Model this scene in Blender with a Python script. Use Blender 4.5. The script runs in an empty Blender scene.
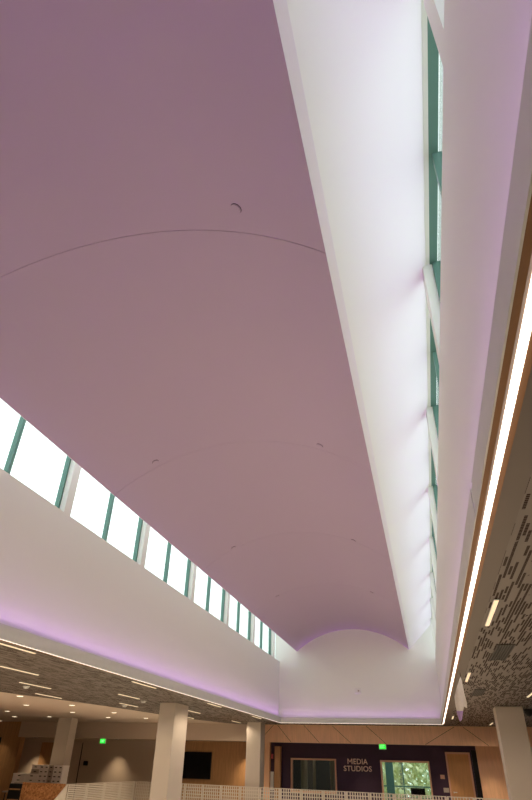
import bpy, bmesh, math, random
from mathutils import Matrix, Vector
random.seed(7)
S = bpy.context.scene
COL = S.collection
PI = math.pi

# ------------------------------------------------------------------ camera
cam_d = bpy.data.cameras.new('camera')
cam = bpy.data.objects.new('camera', cam_d); COL.objects.link(cam)
cam_d.sensor_fit = 'VERTICAL'; cam_d.sensor_height = 36.0
cam_d.lens = 550.8 / 800 * 36.0
cam_d.clip_start = 0.05; cam_d.clip_end = 500
EYE = 1.75
def cam_matrix(pitch, yaw, roll):
    cy, sy, cp, sp, cr, sr = math.cos(yaw), math.sin(yaw), math.cos(pitch), math.sin(pitch), math.cos(roll), math.sin(roll)
    Rz = Matrix(((cy, -sy, 0), (sy, cy, 0), (0, 0, 1)))
    Rx = Matrix(((1, 0, 0), (0, cp, -sp), (0, sp, cp)))
    Ry = Matrix(((cr, 0, sr), (0, 1, 0), (-sr, 0, cr)))
    R = Rz @ Rx @ Ry
    r, f, u = R.col[0], R.col[1], R.col[2]
    M = Matrix(((r[0], u[0], -f[0]), (r[1], u[1], -f[1]), (r[2], u[2], -f[2]))).to_4x4()
    return Matrix.Translation((0, 0, EYE)) @ M
cam.matrix_world = cam_matrix(0.583783, 0.263191, -0.027359)
S.camera = cam

# ------------------------------------------------------------------ world, exposure
W = bpy.data.worlds.new('sky'); S.world = W; W.use_nodes = True
wn = W.node_tree
bg = wn.nodes['Background']
bg.inputs['Color'].default_value = (0.90, 1.0, 0.975, 1)
bg.inputs['Strength'].default_value = 1.8
S.view_settings.view_transform = 'Standard'
S.view_settings.look = 'None'
S.view_settings.exposure = 0.08
S.view_settings.gamma = 1.0
S.view_settings.use_curve_mapping = False
S.cycles.max_bounces = 14
S.cycles.diffuse_bounces = 10
S.cycles.transparent_max_bounces = 16
S.cycles.use_denoising = True
LED_PURPLE = 2.5       # cove tape
STRIP_WHITE = 3.0      # edge light strips
FIXTURE = 0.95         # slim linear fixtures
LED_WATTS = 1.25        # per metre of cove grazer
LINEAR_WATTS = 48.0    # each slim linear fitting
LOWER_WATTS = 285.0    # each unseen lamp below the floor, added as uplight
DOWN = 2.0            # lens of the downlights

# unseen lamps under the floor slab round the void, added to bounce light upward
def area(name, loc, sx, sy, watts, col, rot=(0, 0, 0), spread=180, parent=None):
    ld = bpy.data.lights.new(name, 'AREA'); ld.shape = 'RECTANGLE'; ld.size = sx; ld.size_y = sy
    ld.energy = watts; ld.color = col; ld.spread = math.radians(spread)
    lo = bpy.data.objects.new(name, ld); COL.objects.link(lo); lo.location = loc; lo.rotation_euler = rot
    if parent is not None: lo.parent = parent
    return lo
for i in range(6):
    area('fill_lamp', (-15.0, -2 + 4.6 * i, -0.42), 1.2, 1.2, LOWER_WATTS, (1.0, 0.90, 0.72))
    area('fill_lamp', (5.0, -2 + 4.6 * i, -0.42), 1.2, 1.2, LOWER_WATTS, (1.0, 0.90, 0.72))
for i in range(4):
    area('fill_lamp', (-10.5 + 4.2 * i, -1.5, -0.42), 1.2, 1.2, LOWER_WATTS, (1.0, 0.90, 0.72))
    area('fill_lamp', (-10.5 + 4.2 * i, 26.5, -0.42), 1.2, 1.2, LOWER_WATTS, (1.0, 0.90, 0.72))

# ------------------------------------------------------------------ materials
def mat(name, col, rough=0.6, metal=0.0, bump=0.0, bscale=40.0, var=0.0, vscale=3.0, stretch=None, spec=0.3):
    m = bpy.data.materials.new(name); m.use_nodes = True
    nt = m.node_tree; b = nt.nodes['Principled BSDF']
    b.inputs['Roughness'].default_value = rough
    b.inputs['Metallic'].default_value = metal
    b.inputs['Specular IOR Level'].default_value = spec
    tc = nt.nodes.new('ShaderNodeTexCoord')
    mp = nt.nodes.new('ShaderNodeMapping'); nt.links.new(tc.outputs['Object'], mp.inputs['Vector'])
    if stretch: mp.inputs['Scale'].default_value = stretch
    nz = nt.nodes.new('ShaderNodeTexNoise'); nz.inputs['Scale'].default_value = vscale; nz.inputs['Detail'].default_value = 4
    nt.links.new(mp.outputs['Vector'], nz.inputs['Vector'])
    mx = nt.nodes.new('ShaderNodeMix'); mx.data_type = 'RGBA'
    nt.links.new(nz.outputs['Fac'], mx.inputs['Factor'])
    c = Vector(col)
    a = c * (1 - var); d = c * (1 + var)
    mx.inputs['A'].default_value = (*a, 1); mx.inputs['B'].default_value = (min(d[0], 1), min(d[1], 1), min(d[2], 1), 1)
    nt.links.new(mx.outputs['Result'], b.inputs['Base Color'])
    if bump > 0:
        n2 = nt.nodes.new('ShaderNodeTexNoise'); n2.inputs['Scale'].default_value = bscale
        nt.links.new(mp.outputs['Vector'], n2.inputs['Vector'])
        bp = nt.nodes.new('ShaderNodeBump'); bp.inputs['Strength'].default_value = bump; bp.inputs['Distance'].default_value = 0.002
        nt.links.new(n2.outputs['Fac'], bp.inputs['Height']); nt.links.new(bp.outputs['Normal'], b.inputs['Normal'])
    return m

def wood(name, col, dark=0.7, sx=(9, 9, 0.8), rough=0.5):
    m = bpy.data.materials.new(name); m.use_nodes = True
    nt = m.node_tree; b = nt.nodes['Principled BSDF']; b.inputs['Roughness'].default_value = rough
    b.inputs['Specular IOR Level'].default_value = 0.3
    tc = nt.nodes.new('ShaderNodeTexCoord'); mp = nt.nodes.new('ShaderNodeMapping'); mp.inputs['Scale'].default_value = sx
    nt.links.new(tc.outputs['Object'], mp.inputs['Vector'])
    nz = nt.nodes.new('ShaderNodeTexNoise'); nz.inputs['Scale'].default_value = 2.2; nz.inputs['Detail'].default_value = 6; nz.inputs['Distortion'].default_value = 0.6
    nt.links.new(mp.outputs['Vector'], nz.inputs['Vector'])
    cr = nt.nodes.new('ShaderNodeValToRGB')
    cr.color_ramp.elements[0].position = 0.3; cr.color_ramp.elements[1].position = 0.7
    cr.color_ramp.elements[0].color = (*[c * dark for c in col], 1); cr.color_ramp.elements[1].color = (*col, 1)
    nt.links.new(nz.outputs['Fac'], cr.inputs['Fac']); nt.links.new(cr.outputs['Color'], b.inputs['Base Color'])
    return m

def emit(name, col, s, base=(0.8, 0.8, 0.8)):
    m = bpy.data.materials.new(name); m.use_nodes = True
    b = m.node_tree.nodes['Principled BSDF']
    b.inputs['Base Color'].default_value = (*base, 1)
    b.inputs['Emission Color'].default_value = (*col, 1); b.inputs['Emission Strength'].default_value = s
    return m

def glass(name, tint, fac=0.08):
    m = bpy.data.materials.new(name); m.use_nodes = True
    nt = m.node_tree; nt.nodes.clear()
    o = nt.nodes.new('ShaderNodeOutputMaterial'); t = nt.nodes.new('ShaderNodeBsdfTransparent'); g = nt.nodes.new('ShaderNodeBsdfGlossy')
    t.inputs['Color'].default_value = (*tint, 1); g.inputs['Roughness'].default_value = 0.02
    lw = nt.nodes.new('ShaderNodeLayerWeight'); lw.inputs['Blend'].default_value = 0.5
    pw = nt.nodes.new('ShaderNodeMath'); pw.operation = 'POWER'; nt.links.new(lw.outputs['Facing'], pw.inputs[0]); pw.inputs[1].default_value = 5.0
    f = nt.nodes.new('ShaderNodeMath'); f.operation = 'MULTIPLY_ADD'; nt.links.new(pw.outputs[0], f.inputs[0]); f.inputs[1].default_value = 0.9; f.inputs[2].default_value = 0.025
    mx = nt.nodes.new('ShaderNodeMixShader')
    nt.links.new(f.outputs[0], mx.inputs[0]); nt.links.new(t.outputs[0], mx.inputs[1]); nt.links.new(g.outputs[0], mx.inputs[2])
    nt.links.new(mx.outputs[0], o.inputs['Surface'])
    return m

def perforated(name, base, slot, thresh=0.56):
    """acoustic board: short slots running along Y, bunched at random, each slot a row of small holes"""
    m = bpy.data.materials.new(name); m.use_nodes = True
    nt = m.node_tree; N = nt.nodes; L = nt.links; b = N['Principled BSDF']
    b.inputs['Roughness'].default_value = 0.45; b.inputs['Specular IOR Level'].default_value = 0.45
    tc = N.new('ShaderNodeTexCoord'); sp = N.new('ShaderNodeSeparateXYZ'); L.new(tc.outputs['Object'], sp.inputs[0])
    def M(op, a, bb=None):
        n = N.new('ShaderNodeMath'); n.operation = op
        for i, v in enumerate((a, bb)):
            if v is None: continue
            if isinstance(v, (int, float)): n.inputs[i].default_value = v
            else: L.new(v, n.inputs[i])
        return n.outputs[0]
    u = M('DIVIDE', sp.outputs['X'], 0.030)
    row = M('FLOOR', u); fu = M('FRACT', u)
    w1 = N.new('ShaderNodeTexWhiteNoise'); w1.noise_dimensions = '1D'; L.new(row, w1.inputs['W'])
    v = M('ADD', M('DIVIDE', sp.outputs['Y'], 0.23), M('MULTIPLY', w1.outputs['Value'], 9.0))
    cell = M('FLOOR', v)
    cb = N.new('ShaderNodeCombineXYZ'); L.new(row, cb.inputs[0]); L.new(cell, cb.inputs[1])
    w2 = N.new('ShaderNodeTexWhiteNoise'); w2.noise_dimensions = '2D'; L.new(cb.outputs[0], w2.inputs['Vector'])
    nz = N.new('ShaderNodeTexNoise'); nz.inputs['Scale'].default_value = 1.6; nz.inputs['Detail'].default_value = 2
    L.new(tc.outputs['Object'], nz.inputs['Vector'])
    t = M('ADD', thresh - 0.30, M('MULTIPLY', nz.outputs['Fac'], 0.6))
    on = M('GREATER_THAN', w2.outputs['Value'], t)
    inrow = M('MULTIPLY', M('GREATER_THAN', fu, 0.12), M('LESS_THAN', fu, 0.82))
    hole = M('GREATER_THAN', M('FRACT', M('DIVIDE', sp.outputs['Y'], 0.028)), 0.16)
    k = M('MULTIPLY', M('MULTIPLY', on, inrow), hole)
    gr = N.new('ShaderNodeTexNoise'); gr.inputs['Scale'].default_value = 1.8
    mp = N.new('ShaderNodeMapping'); mp.inputs['Scale'].default_value = (12, 0.7, 1); L.new(tc.outputs['Object'], mp.inputs[0]); L.new(mp.outputs[0], gr.inputs['Vector'])
    bs = N.new('ShaderNodeMix'); bs.data_type = 'RGBA'; L.new(gr.outputs['Fac'], bs.inputs['Factor'])
    bs.inputs['A'].default_value = (*[c * 0.8 for c in base], 1); bs.inputs['B'].default_value = (*[c * 1.2 for c in base], 1)
    mx = N.new('ShaderNodeMix'); mx.data_type = 'RGBA'; L.new(k, mx.inputs['Factor'])
    L.new(bs.outputs['Result'], mx.inputs['A']); mx.inputs['B'].default_value = (*slot, 1)
    L.new(mx.outputs['Result'], b.inputs['Base Color'])
    L.new(M('MULTIPLY', M('SUBTRACT', 1.0, k), 0.45), b.inputs['Specular IOR Level'])
    return m

M = {}
M['white'] = mat('white_paint', (0.80, 0.805, 0.755), 0.7, bump=0.05, bscale=120)
M['lip'] = mat('lip_paint', (0.64, 0.64, 0.61), 0.7, bump=0.15, bscale=25, var=0.05, vscale=6)
M['vault'] = mat('mauve_plaster', (0.48, 0.385, 0.515), 0.75, bump=0.05, bscale=90)
M['rim'] = mat('rim_paint', (0.78, 0.76, 0.78), 0.7)
M['teal'] = mat('teal_metal', (0.13, 0.255, 0.215), 0.4, 0.2)
M['glass'] = glass('window_glass', (0.975, 0.995, 0.99))
M['glassdark'] = glass('studio_glass', (0.85, 0.9, 0.88))
M['perf'] = perforated('perforated_board', (0.150, 0.119, 0.098), (0.040, 0.025, 0.022), 0.52)
M['perf_soft'] = perforated('fine_board', (0.140, 0.111, 0.091), (0.090, 0.071, 0.058), 0.55)
M['band'] = mat('taupe_board', (0.145, 0.115, 0.095), 0.5, var=0.05)
M['gypsum'] = mat('warm_gypsum', (0.58, 0.47, 0.38), 0.8)
M['beige'] = mat('beige_paint', (0.54, 0.44, 0.345), 0.8)
M['woodlight'] = wood('oak_veneer', (0.94, 0.58, 0.36), 0.85)
M['woodwall'] = wood('amber_wood', (0.52, 0.29, 0.13), 0.75)
M['woodtrim'] = wood('copper_wood', (0.25, 0.112, 0.038), 0.8, (9, 0.6, 9))
M['door'] = wood('door_wood', (0.74, 0.41, 0.18), 0.85)
M['purple'] = mat('purple_paint', (0.060, 0.032, 0.062), 0.6, var=0.15)
M['black'] = mat('black_plastic', (0.012, 0.012, 0.013), 0.35)
M['copper'] = mat('copper_frame', (0.75, 0.46, 0.31), 0.45, 0.1)
M['column'] = mat('column_paint', (0.57, 0.50, 0.425), 0.7)
M['rail'] = mat('cream_metal', (0.66, 0.60, 0.52), 0.5)
M['floor'] = mat('grey_carpet', (0.30, 0.27, 0.24), 0.9, var=0.1)
M['floorlow'] = mat('pale_floor', (0.55, 0.50, 0.44), 0.6, var=0.05)
M['roof'] = mat('roof_membrane', (0.72, 0.73, 0.73), 0.8)
M['led'] = emit('purple_led', (0.60, 0.28, 1.0), LED_PURPLE)
M['strip'] = emit('strip_diffuser', (1.0, 0.90, 0.76), STRIP_WHITE)
M['strip_soft'] = emit('strip_diffuser_dim', (1.0, 0.88, 0.72), 1.2)
M['fixture'] = emit('fixture_diffuser', (1.0, 0.74, 0.43), FIXTURE, (.2, .2, .2))
M['lens'] = emit('downlight_lens', (1.0, 0.80, 0.55), DOWN)
M['exit'] = emit('exit_green', (0.02, 1.0, 0.06), 1.0, (0, .2, 0))
M['exitlegend'] = emit('exit_legend', (0.2, 1.0, 0.25), 1.0)
M['slot'] = mat('dark_slot', (0.03, 0.025, 0.02), 0.7)
M['box'] = mat('white_card', (0.90, 0.86, 0.82), 0.8)
M['boxgrey'] = mat('grey_card', (0.48, 0.42, 0.37), 0.8)
M['osb'] = None
M['vent'] = mat('vent_metal', (0.07, 0.058, 0.05), 0.6)
M['white_plastic'] = mat('white_plastic', (0.78, 0.78, 0.76), 0.4)
M['pennant'] = mat('pennant_cloth', (0.78, 0.74, 0.70), 0.6, var=0.12, vscale=30)
M['pennant_tip'] = mat('pennant_light_tint', (0.62, 0.44, 0.80), 0.6)  # violet light falling on the cloth, put into the tip colour
M['bark'] = mat('pale_bark', (0.45, 0.42, 0.36), 0.9, var=0.3)
M['grass'] = mat('lawn', (0.16, 0.25, 0.07), 0.9, var=0.3)
M['studio'] = mat('studio_wall', (0.30, 0.30, 0.27), 0.8)
M['studiodark'] = mat('studio_dark', (0.06, 0.055, 0.05), 0.8)
M['curtain'] = mat('grey_curtain', (0.5, 0.5, 0.42), 0.9)
M['red'] = mat('red_plastic', (0.6, 0.12, 0.14), 0.5)

def chip_mat():
    m = bpy.data.materials.new('chipboard'); m.use_nodes = True
    nt = m.node_tree; b = nt.nodes['Principled BSDF']; b.inputs['Roughness'].default_value = 0.8
    tc = nt.nodes.new('ShaderNodeTexCoord'); vo = nt.nodes.new('ShaderNodeTexVoronoi'); vo.inputs['Scale'].default_value = 22
    nt.links.new(tc.outputs['Object'], vo.inputs['Vector'])
    cr = nt.nodes.new('ShaderNodeValToRGB')
    cr.color_ramp.elements[0].color = (0.20, 0.08, 0.025, 1); cr.color_ramp.elements[1].color = (0.62, 0.32, 0.13, 1)
    e = cr.color_ramp.elements.new(0.5); e.color = (0.42, 0.19, 0.07, 1)
    nt.links.new(vo.outputs['Color'], cr.inputs['Fac']); nt.links.new(cr.outputs['Color'], b.inputs['Base Color'])
    return m
M['osb'] = chip_mat()

def leaf_mat(name, c1, c2):
    m = bpy.data.materials.new(name); m.use_nodes = True
    nt = m.node_tree; b = nt.nodes['Principled BSDF']; b.inputs['Roughness'].default_value = 0.7
    tc = nt.nodes.new('ShaderNodeTexCoord'); nz = nt.nodes.new('ShaderNodeTexNoise'); nz.inputs['Scale'].default_value = 3
    nt.links.new(tc.outputs['Object'], nz.inputs['Vector'])
    cr = nt.nodes.new('ShaderNodeValToRGB'); cr.color_ramp.elements[0].position = .35; cr.color_ramp.elements[1].position = .65
    cr.color_ramp.elements[0].color = (*c1, 1); cr.color_ramp.elements[1].color = (*c2, 1)
    nt.links.new(nz.outputs['Fac'], cr.inputs['Fac']); nt.links.new(cr.outputs['Color'], b.inputs['Base Color'])
    return m
M['leaf_green'] = leaf_mat('green_leaves', (0.42, 0.58, 0.32), (0.72, 0.82, 0.58))
M['leaf_yellow'] = leaf_mat('yellow_leaves', (0.76, 0.72, 0.42), (0.86, 0.86, 0.62))

# ------------------------------------------------------------------ mesh helper
class MB:
    def __init__(s): s.v = []; s.f = []; s.mi = []; s.sm = []
    def face(s, pts, mi=0, smooth=False):
        n = len(s.v); s.v += [tuple(p) for p in pts]; s.f.append(tuple(range(n, n + len(pts)))); s.mi.append(mi); s.sm.append(smooth)
    def box(s, x0, x1, y0, y1, z0, z1, mi=0):
        n = len(s.v)
        s.v += [(x0, y0, z0), (x1, y0, z0), (x1, y1, z0), (x0, y1, z0), (x0, y0, z1), (x1, y0, z1), (x1, y1, z1), (x0, y1, z1)]
        for q in ((0, 3, 2, 1), (4, 5, 6, 7), (0, 1, 5, 4), (1, 2, 6, 5), (2, 3, 7, 6), (3, 0, 4, 7)):
            s.f.append(tuple(n + i for i in q)); s.mi.append(mi); s.sm.append(False)
        return s
    def obox(s, a, b, t, z0, z1, mi=0, za=None):
        """upright slab from plan point a to b, thickness t; za = (z0,z1) at end b"""
        a = Vector((a[0], a[1])); b = Vector((b[0], b[1])); d = (b - a).normalized(); n = Vector((-d.y, d.x)) * t / 2
        zb = za or (z0, z1); k = len(s.v)
        s.v += [(a.x - n.x, a.y - n.y, z0), (b.x - n.x, b.y - n.y, zb[0]), (b.x + n.x, b.y + n.y, zb[0]), (a.x + n.x, a.y + n.y, z0),
                (a.x - n.x, a.y - n.y, z1), (b.x - n.x, b.y - n.y, zb[1]), (b.x + n.x, b.y + n.y, zb[1]), (a.x + n.x, a.y + n.y, z1)]
        for q in ((0, 3, 2, 1), (4, 5, 6, 7), (0, 1, 5, 4), (1, 2, 6, 5), (2, 3, 7, 6), (3, 0, 4, 7)):
            s.f.append(tuple(k + i for i in q)); s.mi.append(mi); s.sm.append(False)
        return s
    def prism(s, poly, axis, a, b, mi=0):
        """extrude a 2D polygon: axis 'y' -> poly in (x,z); axis 'z' -> poly in (x,y)"""
        P = (lambda p, t: (p[0], t, p[1])) if axis == 'y' else (lambda p, t: (p[0], p[1], t))
        n = len(poly)
        s.face([P(p, a) for p in poly], mi); s.face([P(p, b) for p in reversed(poly)], mi)
        for i in range(n):
            p, q = poly[i], poly[(i + 1) % n]
            s.face([P(p, a), P(p, b), P(q, b), P(q, a)], mi)
        return s
    def cyl(s, c, r, z0, z1, n=24, mi=0, r1=None, axis='z'):
        r1 = r if r1 is None else r1; k = len(s.v)
        def P(x, y, z):
            if axis == 'z': return (c[0] + x, c[1] + y, z)
            return (c[0] + x, z, c[1] + y)     # axis y, c = (x, z)
        for i in range(n):
            a = 2 * PI * i / n; s.v.append(P(r * math.cos(a), r * math.sin(a), z0))
        for i in range(n):
            a = 2 * PI * i / n; s.v.append(P(r1 * math.cos(a), r1 * math.sin(a), z1))
        for i in range(n):
            j = (i + 1) % n
            s.f.append((k + i, k + j, k + n + j, k + n + i)); s.mi.append(mi); s.sm.append(True)
        s.f.append(tuple(k + i for i in reversed(range(n)))); s.mi.append(mi); s.sm.append(False)
        s.f.append(tuple(k + n + i for i in range(n))); s.mi.append(mi); s.sm.append(False)
        return s
    def build(s, name, m, parent=None, origin=None, bevel=0.0, fix=True):
        me = bpy.data.meshes.new(name)
        o0 = Vector(origin) if origin else Vector((0, 0, 0))
        me.from_pydata([tuple(Vector(v) - o0) for v in s.v], [], s.f)
        ms = m if isinstance(m, (list, tuple)) else [m]
        for x in ms: me.materials.append(x)
        for p, i, sm in zip(me.polygons, s.mi, s.sm): p.material_index = i; p.use_smooth = sm
        if fix:
            bm = bmesh.new(); bm.from_mesh(me)
            bmesh.ops.recalc_face_normals(bm, faces=bm.faces); bm.to_mesh(me); bm.free()
        me.update()
        o = bpy.data.objects.new(name, me); COL.objects.link(o)
        if origin: o.location = o0
        if parent is not None:
            o.parent = parent
            if origin: o.location = o0 - parent.location
            else: o.location = -parent.location
        if bevel > 0:
            md = o.modifiers.new('edge', 'BEVEL'); md.width = bevel; md.segments = 2; md.limit_method = 'ANGLE'
        return o

def tag(o, label=None, cat=None, group=None, kind=None):
    if label: o['label'] = label
    if cat: o['category'] = cat
    if group: o['group'] = group
    if kind: o['kind'] = kind
    return o
def thing(name, loc, label, cat, group=None):
    o = bpy.data.objects.new(name, None); o.empty_display_size = 0.1; COL.objects.link(o); o.location = loc
    return tag(o, label, cat, group)
def struct(name, mb, m, label=None, cat=None, **k):
    return tag(mb.build(name, m, **k), label, cat, None, 'structure')
def copy_tree(o, parent=None):
    c = o.copy(); COL.objects.link(c)
    if parent is not None: c.parent = parent
    for ch in list(o.children): copy_tree(ch, c)
    return c
ORD = ['first', 'second', 'third', 'fourth', 'fifth', 'sixth', 'seventh', 'eighth', 'ninth', 'tenth', 'eleventh', 'twelfth']

# ------------------------------------------------------------------ key dimensions (metres; eye 1.75 above floor)
C = 3.05                       # flat ceiling
XL, XR = -5.43, 0.53           # faces of the well walls
YE, YB = 23.30, -1.9           # end and back of the well
SILL, HEAD = 5.15, 6.40
SXL, SXR, SZ, SH = -4.72, -0.39, 5.50, 0.78     # vaulted shell
SEAMS = [-1.12, 3.33, 7.78, 12.20, 16.65, 21.1]
POSTS = [-1.36, 1.59, 4.54, 7.51, 10.46, 13.42, 16.37, 19.32, 22.26]

# ------------------------------------------------------------------ ground, floors, outer shell
g = MB(); g.box(-120, 120, -120, 160, -5.2, -5.0); struct('ground', g, M['grass'])
f = MB()
hole = [(-13.0, 1.4), (2.6, 1.4), (2.6, 20.3), (-11.35, 24.2), (-11.35, 19.2), (-13.0, 19.2)]
f.prism([(-20, -5), (9, -5), (9, 1.4), (-20, 1.4)], 'z', -0.35, 0)
f.prism([(-20, 1.4), (-13, 1.4), (-13, 19.2), (-11.35, 19.2), (-11.35, 24.2), (-20, 24.2)], 'z', -0.35, 0)
f.prism([(2.6, 1.4), (9, 1.4), (9, 24.2), (2.6, 24.2)], 'z', -0.35, 0)
f.prism([(-11.35, 24.2), (2.6, 20.3), (2.6, 24.2)], 'z', -0.35, 0)
f.prism([(-20, 24.2), (9, 24.2), (9, 31), (-20, 31)], 'z', -0.35, 0)
struct('floor', f, M['floor'])
f = MB(); f.box(-20, 9, -5, 31, -4.7, -4.5); struct('floor_lower', f, M['floorlow'])
w = MB(); w.box(-20.2, -20, -5.2, 31.2, -5, 4.4); struct('wall_left', w, M['beige'])
w = MB(); w.box(9, 9.2, -5.2, 31.2, -5, 4.4); struct('wall_right', w, M['beige'])
w = MB(); w.box(-20, 9, -5.2, -5, -5, 4.4); struct('wall_rear', w, M['beige'])
# low roof round the raised lantern
r = MB()
r.box(-20.2, -5.68, -5.2, 31.2, 4.4, 4.55); r.box(0.78, 9.2, -5.2, 31.2, 4.4, 4.55)
r.box(-5.68, 0.78, 23.55, 31.2, 4.4, 4.55); r.box(-5.68, 0.78, -5.2, -2.15, 4.4, 4.55)
struct('roof_lower', r, M['roof'])
r = MB(); r.box(-5.60, 0.70, -2.15, 23.55, 6.75, 6.95); struct('roof_upper', r, M['roof'])

# ------------------------------------------------------------------ the well
w = MB(); w.box(-5.68, XL, YB, YE, C + 0.06, SILL); struct('wall_well_left', w, M['white'])
w = MB(); w.box(XR, 0.78, YB, YE, C + 0.06, SILL); struct('wall_well_right', w, M['white'])
w = MB(); w.box(-5.60, 0.70, YE, YE + 0.25, C + 0.06, 6.75); struct('wall_well_end', w, M['white'])
w = MB(); w.box(-5.60, 0.70, YB - 0.25, YB, C + 0.06, 6.75); struct('wall_well_rear', w, M['white'])

# vaulted shell
n = 72; hw = (SXR - SXL) / 2; xc = (SXR + SXL) / 2; rad = (hw * hw + SH * SH) / (2 * SH); zc = SZ + SH - rad
def arc(k, up=0.0):
    a0 = math.asin(hw / rad); a = -a0 + 2 * a0 * k / n
    return (xc + (rad + up) * math.sin(a), zc + (rad + up) * math.cos(a))
v = MB()
edges = [YB] + SEAMS + [YE]
GAP = 0.004
for i in range(len(edges) - 1):
    a = edges[i] + (GAP if i else 0); b = edges[i + 1] - (GAP if i < len(edges) - 2 else 0)
    base = len(v.v)
    for k in range(n + 1):
        x, z = arc(k); v.v.append((x, a, z)); v.v.append((x, b, z))
    for k in range(n):
        q = base + 2 * k
        v.f.append((q, q + 2, q + 3, q + 1)); v.mi.append(0); v.sm.append(True)
for s_ in SEAMS:                                   # recessed joints
    for k in range(n):
        x0, z0 = arc(k); x1, z1 = arc(k + 1); u0, t0 = arc(k, .007); u1, t1 = arc(k + 1, .007)
        v.face([(u0, s_ - GAP, t0), (u1, s_ - GAP, t1), (u1, s_ + GAP, t1), (u0, s_ + GAP, t0)], 1)
        v.face([(x0, s_ - GAP, z0), (x1, s_ - GAP, z1), (u1, s_ - GAP, t1), (u0, s_ - GAP, t0)], 1)
        v.face([(x0, s_ + GAP, z0), (x1, s_ + GAP, z1), (u1, s_ + GAP, t1), (u0, s_ + GAP, t0)], 1)
vault = struct('ceiling_vault', v, [M['vault'], M['vault']], fix=False)
# edge rims and the sloping white ceilings
RIM = 0.075
for side, x, sg in (('right', SXR, 1), ('left', SXL, -1)):
    rm = MB(); xi = x + sg * RIM
    rm.prism([(x, SZ), (xi, SZ + 0.052), (xi, SZ + 0.11), (x, SZ + 0.06)], 'y', YB, YE)
    struct('trim_vault_' + side, rm, M['rim'])
    sl = MB(); xo = (XR + 0.035) if sg > 0 else (XL - 0.035)
    sl.prism([(xi, SZ + 0.056), (xo, HEAD), (xo, HEAD + 0.06), (xi, SZ + 0.10)], 'y', YB, YE)
    sl.box(min(xo, xo + sg * .04), max(xo, xo + sg * .04), YB, YE, HEAD - 0.004, HEAD + 0.058)
    struct('ceiling_slope_' + side, sl, M['white'])
    hd = MB()
    if sg > 0: hd.box(XR + 0.03, XR + 0.168, YB, YE, HEAD + 0.06, 6.75)
    else: hd.box(XL - 0.168, XL - 0.03, YB, YE, HEAD + 0.06, 6.75)
    struct('trim_head_' + side, hd, M['teal'])

# clerestory windows: a bay between two posts is one window
wi = 0
for side, xf, sg in (('right', XR, 1), ('left', XL, -1)):
    def bx(mb, a, b, y0, y1, z0, z1, mi=0):
        mb.box(min(xf + sg * a, xf + sg * b), max(xf + sg * a, xf + sg * b), y0, y1, z0, z1, mi)
    for i, py in enumerate(POSTS):
        p = MB(); bx(p, 0.0, 0.10, py, py + 0.20, SILL, HEAD + 0.04)
        struct('trim_post_%s_%d' % (side, i + 1), p, M['white'])
    bays = [YB] + POSTS + [YE]
    for i in range(len(bays) - 1):
        a, b = bays[i], bays[i + 1]; wi += 1
        fr = MB()
        bx(fr, 0.075, 0.158, a, b, HEAD - 0.005, HEAD + 0.058)      # deep head member
        bx(fr, 0.11, 0.19, a, b, SILL, SILL + 0.05)
        win = struct('window_%d' % wi, fr, M['teal'])
        mid = a + 1.62 if b - a > 2 else None
        pn = MB(); bx(pn, 0.160, 0.168, a, b, SILL + 0.05, HEAD); pn.build('pane', M['glass'], win)
        ys = [b] if i < len(bays) - 2 else []
        if mid: ys.append(mid)
        for y in ys:
            m_ = MB(); bx(m_, 0.105, 0.19, y - 0.028, y + 0.028, SILL + 0.05, HEAD); m_.build('mullion', M['teal'], win)

# cove lip round the opening, its channel, light strip and purple tape
LIPZ = 3.225
FX = {}
def lip_side(name, boxes): 
    b = MB()
    for q in boxes: b.box(*q)
    return struct(name, b, M['lip'])
lipR = MB()
k0 = len(lipR.v)
near = [(YB, C), (2.92, C), (3.32, LIPZ), (YB, LIPZ)]          # near board, cut off at a slant
lipR.v += [(0.428, y_, z_) for y_, z_ in near] + [(0.437, y_, z_) for y_, z_ in near]
for q in ((0, 1, 2, 3), (7, 6, 5, 4), (0, 4, 5, 1), (1, 5, 6, 2), (2, 6, 7, 3), (3, 7, 4, 0)):
    lipR.f.append(tuple(k0 + i_ for i_ in q)); lipR.mi.append(0); lipR.sm.append(False)
lipR.box(0.434, 0.437, 2.85, 3.45, C, LIPZ - 0.004)
lipR.box(0.431, 0.437, 3.45, 23.2, C, LIPZ + 0.014)
tr = struct('trim_1', lipR, M['lip'])
tl = lip_side('trim_2', [(-5.35, -5.33, YB, 23.2, C, LIPZ)])
tb = lip_side('trim_8', [(-5.35, 0.45, YB + .10, YB + .12, C, LIPZ)])
te = lip_side('trim_3', [(-5.35, 0.45, 23.2, 23.22, C, LIPZ)])
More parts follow.
